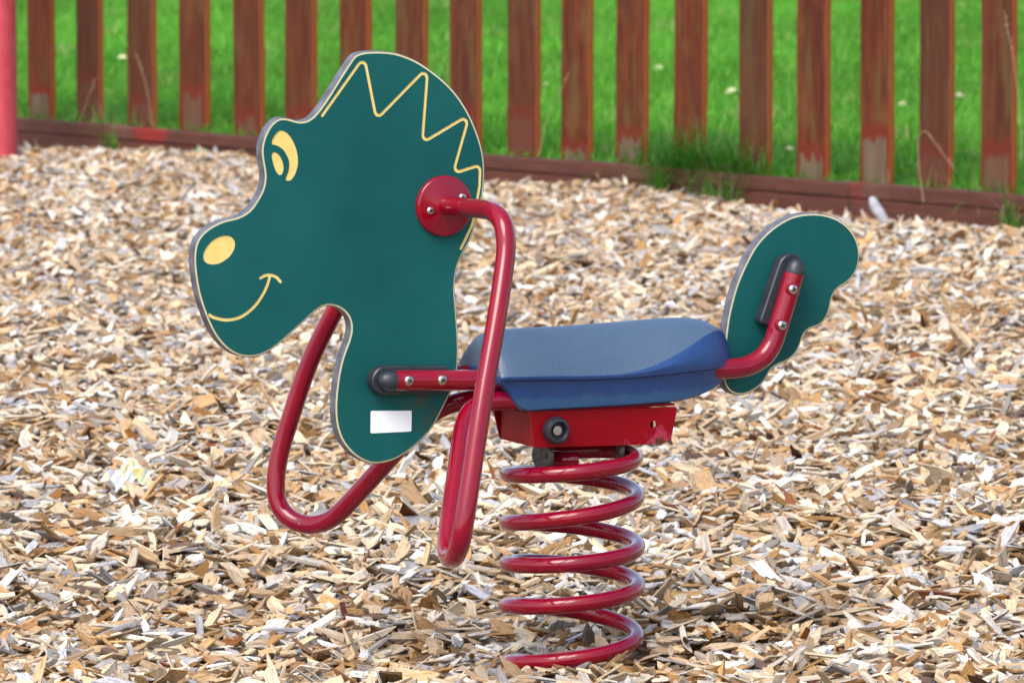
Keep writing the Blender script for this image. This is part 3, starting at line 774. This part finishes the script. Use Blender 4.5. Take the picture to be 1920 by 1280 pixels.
# seat ------------------------------------------------------------
XS = [-.1430, -.1415, -.1370, -.1280, -.1060, -.070, -.02, .04, .09, .14, .18, .205, .222, .232, .238]
RG = [.4110, .4370, .4500, .4570, .4600, .4605, .4605, .4615, .463, .4645, .4630, .4570, .4450, .428, .405]   # ridge height
WA = [.0690, .0715, .0735, .0755, .0775, .079, .080, .080, .079, .074, .064, .052, .040, .028, .012]
ZA = [.4020, .4020, .4020, .4020, .4010, .400, .398, .397, .398, .400, .401, .401, .401, .401, .401]
WB = [.0686, .0711, .0731, .0751, .0770, .0785, .0795, .079, .076, .067, .052, .038, .025, .014, .005]
ZB = [.4030, .4035, .4040, .4040, .4035, .4025, .4005, .4005, .4100, .4280, .4440, .4480, .4420, .427, .4045]
BX = [.012, .014, .018, .022, .020, .0, 0, 0, 0, 0, -.006, -.012, -.018, -.022, -.025]  # the underside starts further in
WC = [.0650, .0655, .0655, .0640, .0655, .067, .068, .068, .067, .062, .052, .042, .030, .018, .006]
ZC = [.3970, .3950, .3930, .3850, .3590, .357, .357, .357, .3575, .359, .366, .374, .382, .390, .397]
xs_ = np.interp(np.linspace(0, 1, 90), np.linspace(0, 1, len(XS)), XS)
def sm_interp(Y):
    c = catmull(np.stack([np.array(XS), np.array(Y)], 1), 6)
    return c
prof = {k: sm_interp(v) for k, v in dict(rg=RG, wa=WA, za=ZA, wb=WB, zb=ZB, wc=WC, zc=ZC, bx=BX).items()}
m_ = MB(); rings = []
ns = len(prof['rg'])
for i in range(ns):
    x = prof['rg'][i][0]; rg, wa, za, wb, zb, wc, zc = [prof[k][i][1] for k in ('rg', 'wa', 'za', 'wb', 'zb', 'wc', 'zc')]
    half = []
    K = 14
    for k in range(K + 1):           # dome from ridge to upper crease
        t = k / K; y = wb * math.sin(t * math.pi / 2 * .98) / math.sin(math.pi / 2 * .98)
        e = (1 - (t ** 1.8)); z = zb + (rg - zb) * e
        y = wb * t ** .92
        half.append((y, z))
    for k in range(1, 5):
        t = k / 4; half.append((wb + (wa - wb) * t + .004 * math.sin(t * math.pi) * min(1, (zb - za) / .02), zb + (za - zb) * t))
    st = min(.0065, wa * .4); half.append((wa - .0008, za - .0025)); half.append((wa - st, za - .0050))
    for k in range(1, 7):
        t = k / 6; half.append((wa - st + (wc - wa + st) * t, za - .0050 + (zc - za + .0050) * t))
    half.append((wc - .004, zc - .0025)); half.append((.0, zc - .0025))
    ring = [(x, y, z) for y, z in half] + [(x, -y, z) for y, z in half[::-1][1:-1]]
    rings.append(ring)
q = len(rings[0]); vs = [v for r_ in rings for v in r_]
m_.add(vs, [(i * q + j, i * q + (j + 1) % q, (i + 1) * q + (j + 1) % q, (i + 1) * q + j) for i in range(ns - 1) for j in range(q)] + [tuple(range(q)), tuple((ns - 1) * q + j for j in range(q))])
for i in range(ns - 1):      # the paler grey-blue top panel inside the crease
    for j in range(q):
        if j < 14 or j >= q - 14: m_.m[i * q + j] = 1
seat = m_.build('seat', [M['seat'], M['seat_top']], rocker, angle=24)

# rails ------------------------------------------------------------
LR = .0365; RR = .0142
def railpath(sgn):
    P = [RP(739, 713.5, LR), RP(800, 713, LR), RP(880, 712.5, LR), RP(975, 712.5, LR), RP(1100, 708, LR), RP(1250, 698, LR), RP(1350, 692, LR), RP(1385, 689.5, LR), RP(1408, 683.5, LR), RP(1432, 668, LR), RP(1449, 643, LR), RP(1459, 613, LR), RP(1472, 572, LR), RP(1489, 514, LR)]
    C_ = resample(catmull(P, 8), .006)
    C_[:, 1] *= sgn
    return C_
def screw(p, axis, r, parent, cross_rot=.5, torx=False):
    a = np.array(axis, float)
    o = lathe([(r, 0), (r, .0009), (r * .93, r * .28), (r * .72, r * .45), (r * .4, r * .55), (.0001, r * .58)], p, a, 20).build('screw', M['steel'], parent, angle=50)
    m2 = MB()
    n = np.cross(a, [0, 0, 1]); n /= np.linalg.norm(n); b = np.cross(a, n)
    for k in range(2 if not torx else 3):
        t = cross_rot + k * math.pi / (2 if not torx else 3); d = math.cos(t) * n + math.sin(t) * b; e = np.cross(a, d); L_ = r * (.55 if not torx else .42); W_ = r * .13
        base = np.array(p) + a * r * .30; topq = np.array(p) + a * r * .60
        vs = [base + sx * d * L_ + sy * e * W_ for sx, sy in ((-1, -1), (1, -1), (1, 1), (-1, 1))] + [topq + sx * d * L_ + sy * e * W_ for sx, sy in ((-1, -1), (1, -1), (1, 1), (-1, 1))]
        m2.add(vs, [(0, 3, 2, 1), (4, 5, 6, 7), (0, 1, 5, 4), (1, 2, 6, 5), (2, 3, 7, 6), (3, 0, 4, 7)])
    # the slot is part of the screw: its shade, put in as dark blocks, joins the same mesh
    me = o.data; me.materials.append(M['dark']); bm = bmesh.new(); bm.from_mesh(me)
    vv = [bm.verts.new(v) for v in m2.v]
    for f in m2.f:
        nf = bm.faces.new([vv[i] for i in f]); nf.material_index = 1
    bm.to_mesh(me); bm.free(); return o
for sgn in (1, -1):
    C_ = railpath(sgn)
    rail = tube(C_, RR, 24).build('frame_rail', M['red'], rocker, angle=40)
    for end, nxt in ((C_[0], C_[1]), (C_[-1], C_[-2])):
        ax = (end - nxt) / np.linalg.norm(end - nxt)
        lathe([(RR * .9, -.004), (RR * 1.0, .0), (RR * 1.01, .003), (RR * .98, .008), (RR * .86, .0145), (RR * .62, .0195), (RR * .3, .0222), (.0001, .023)], end, ax, 24).build('end_cap', M['black'], rail, angle=50)
    for (u, v) in ((767, 713.5), (829.5, 712.5), (1487, 542.5), (1466.5, 610)):
        p = RP(u, v, LR + RR)
        # dimple ring where the tube is pressed flat for the screw
        p[1] = -(LR + RR * .80) * sgn if True else 0
        lathe([(.0098, -.002), (.0098, .0018), (.0086, .0026), (.0001, .0026)], p, (0, -sgn, 0), 22).build('washer', M['red'], rail, angle=50)
        screw(p + np.array([0, -sgn * .0026, 0]), (0, -sgn, 0), .0068, rail, .9 if u < 1000 else .4)
def spacer(P0, P1, r0, r1, sgn, cut):
    """black moulded packer between rail and board"""
    a = P1 - P0; a /= np.linalg.norm(a); b = np.array([-a[1], a[0]])
    O_ = [P0 + r0 * (math.cos(t) * -a + math.sin(t) * b) for t in np.linspace(-math.pi / 2, math.pi / 2, 13)] + [P1 + b * r1 - a * .003, P1 + b * (r1 - .003), P1 - b * (r1 - .003), P1 - b * r1 - a * .003]
    O_ = np.array(O_)
    return slab(resample(O_, .003, True), -sgn * (LR - .006), -sgn * (PH + SK + .0001), bevel=.0018).build('spacer', M['black'], rocker, angle=30)
for sgn in (1, -1):
    h0 = RP(716, 712, .02)[[0, 2]]; h1 = RP(835, 711, .02)[[0, 2]]
    spacer(h0, h1, .0190, .0185, sgn, 0)
    t0 = RP(1477, 502, .02)[[0, 2]]; t1 = RP(1440, 612, .02)[[0, 2]]
    spacer(t0, t1, .0200, .0200, sgn, 0)

# handle bars that run down and round into foot rests ------------------------------------------------------------
NEAR = [(835, 385.5, .012), (860, 388, .055), (885, 390.5, .098), (908, 393, .135), (926, 398, .164), (940, 412, .186), (947, 434, .199), (949, 466, .207), (944, 512, .218), (930.5, 602, .240), (905, 750, .268), (878, 930, .298), (867, 1000, .302), (860, 1028, .292), (851, 1045, .272), (843, 1046, .245), (838.5, 1030, .220), (840, 1000, .198), (845, 960, .172), (853, 905, .137), (861, 850, .103), (868, 806, .076), (880, 774, .056), (903, 757, .045), (935, 750, .044), (985, 750.5, .046), (1030, 751, .048)]
FARL = [(583.5, 672, -.280), (542, 792, -.300), (524, 853, -.306), (517, 905, -.305), (522, 945, -.298), (545, 973, -.280), (579, 984, -.256), (611, 978, -.232), (636, 961, -.210), (675, 920, -.175), (716, 875, -.142), (770, 815, -.097), (800, 784, -.072), (828, 764, -.054), (860, 753, -.046), (905, 748, -.045), (1010, 748, -.048)]
nr = np.array([RP(*p) for p in NEAR])
fr_ = np.array([RP(*p) for p in NEAR[:10]]) * np.array([1, -1, 1])
fr_ = np.vstack([fr_, [RP(*p) for p in FARL]])
FR = .0131
fl_c = RP(833.5, 386.5, PH + SK + .004)
for sgn, P in ((1, nr), (-1, fr_)):
    C_ = resample(catmull(P, 10), .005)
    for _ in range(4): C_[1:-1] = .5 * C_[1:-1] + .25 * C_[:-2] + .25 * C_[2:]
    hb = tube(C_, FR, 24).build('handle_bar', M['red'], rocker, angle=40)
    c0 = fl_c.copy(); c0[1] = -sgn * (PH + SK + .0001)
    R0 = .0413
    fl = lathe([(R0, 0), (R0, .0045), (R0 * .985, .0062), (R0 * .95, .0074), (R0 * .9, .008), (FR * 1.28, .008), (FR * 1.08, .0098), (.0001, .0098)], c0, (0, -sgn, 0), 48).build('flange', M['red'], hb, angle=45)
    for (u, v) in ((807, 395), (867, 370)):
        p = RP(u, v, PH + SK + .008); p[1] = -sgn * (PH + SK + .0081)
        o = screw(p, (0, -sgn, 0), .0052, fl, .3, True)

# mounting box ------------------------------------------------------------
m_ = MB(); bw = .060
hole = np.array([RP(1227, 796, bw)[[0, 2]] + .0052 * np.array([math.cos(t), math.sin(t)]) for t in np.linspace(0, 2 * math.pi, 20, endpoint=False)])
c1, c2, c3, c4 = [RP(u, v, bw)[[0, 2]] for u, v in ((993, 771), (1271, 762.5), (1243, 833), (1006, 840))]
pts = fillet2([c1, c2, RP(1261, 826, bw)[[0, 2]], c3, c4, c1 + 0], .004, 4)[:-1]
def plate(y0, y1, hs):
    mm = slab(pts, y0, y1, holes=hs)
    mm.v = [(v[0], v[1] - math.copysign(.10 * (c1[1] - v[2]), v[1]), v[2]) for v in mm.v]
    m_.add(mm.v, mm.f)
plate(-bw, -bw + .003, [hole]); plate(bw, bw - .003, [])
zt = c1[1]; zb_ = c4[1]
box(m_, (c1[0] + .004, -bw + .0035, zt - .0035), (c2[0] - .003, bw - .0035, zt - .0005))
box(m_, (c4[0] + .0, -bw + .0092, zb_ + .0006), (c3[0] - .001, bw - .0092, zb_ + .0036))
box(m_, (c1[0] + .010, -bw + .011, zb_ + .0040), (c1[0] + .013, bw - .011, zt - .006))
box(m_, (c3[0] - .012, -bw + .011, zb_ + .0040), (c3[0] - .009, bw - .011, zt - .006))
mbx = m_.build('mounting_box', M['redworn'], rocker, angle=30)
box(MB(), (0, 0, 0), (1, 1, 1))
m2 = MB(); box(m2, (c1[0] + .022, -.040, zb_ + .006), (c2[0] - .034, .040, .358)); m2.build('seat_pad_dark_fill', M['black'], mbx)  # pad under the seat; its lower part is added to darken the plate hole
for sgn in (1, -1):
    p = RP(1041, 806, bw); p[1] = -sgn * (bw - .004)
    lathe([(.0180, 0), (.0188, .004), (.0180, .012), (.0156, .0165), (.0132, .017), (.0124, .016), (.0116, .007), (.0001, .007)], p, (0, -sgn, 0), 32).build('rubber_bumper', M['black'], mbx, angle=50)
    pb = p + np.array([0, -sgn * .007, 0])
    lathe([(.0072, 0), (.0072, .0030), (.0064, .0042), (.0001, .0046)], pb, (0, -sgn, 0), 6 if False else 20).build('bolt', M['steel'], mbx, angle=40)

# spring ------------------------------------------------------------
PHI = [-.78, -.5, -.25, 0, .5, 1, 1.5, 2, 2.5, 3, 3.5, 4, 4.5, 5.0, 5.4]
ZZ = [.2800, .2800, .2815, .2800, .2560, .2265, .1890, .1570, .1330, .1030, .0745, .0330, -.0040, -.04, -.06]
RD = [.034, .036, .052, .0865, .089, .0895, .0895, .0900, .0900, .0900, .0905, .0890, .0885, .088, .088]
cz = catmull(np.stack([PHI, ZZ, RD], 1), 40)
pts3 = []
for ph, z, r_ in cz:
    a = -ph * 2 * math.pi - YAW       # in the rocker's frame, phase 0 is on the photo's right; runs right, front, left, back
    pts3.append((r_ * math.cos(a), r_ * math.sin(a), z))
spring = tube(pts3, .0112, 22).build('spring', M['red'], rocker, angle=40)
for (u, lat_, rot) in ((1018, .026, .25), (1163, .020, -.35)):
    p = RP(u, 850, lat_); p[2] = .2875
    lathe([(.012, -.0042), (.0185, -.0042), (.0200, -.0028), (.0200, .0028), (.0185, .0042), (.012, .0042), (.0118, .0038)], p, (math.cos(rot), math.sin(rot), 0), 28).build('spring_clamp', M['zinc'], rocker, angle=40)
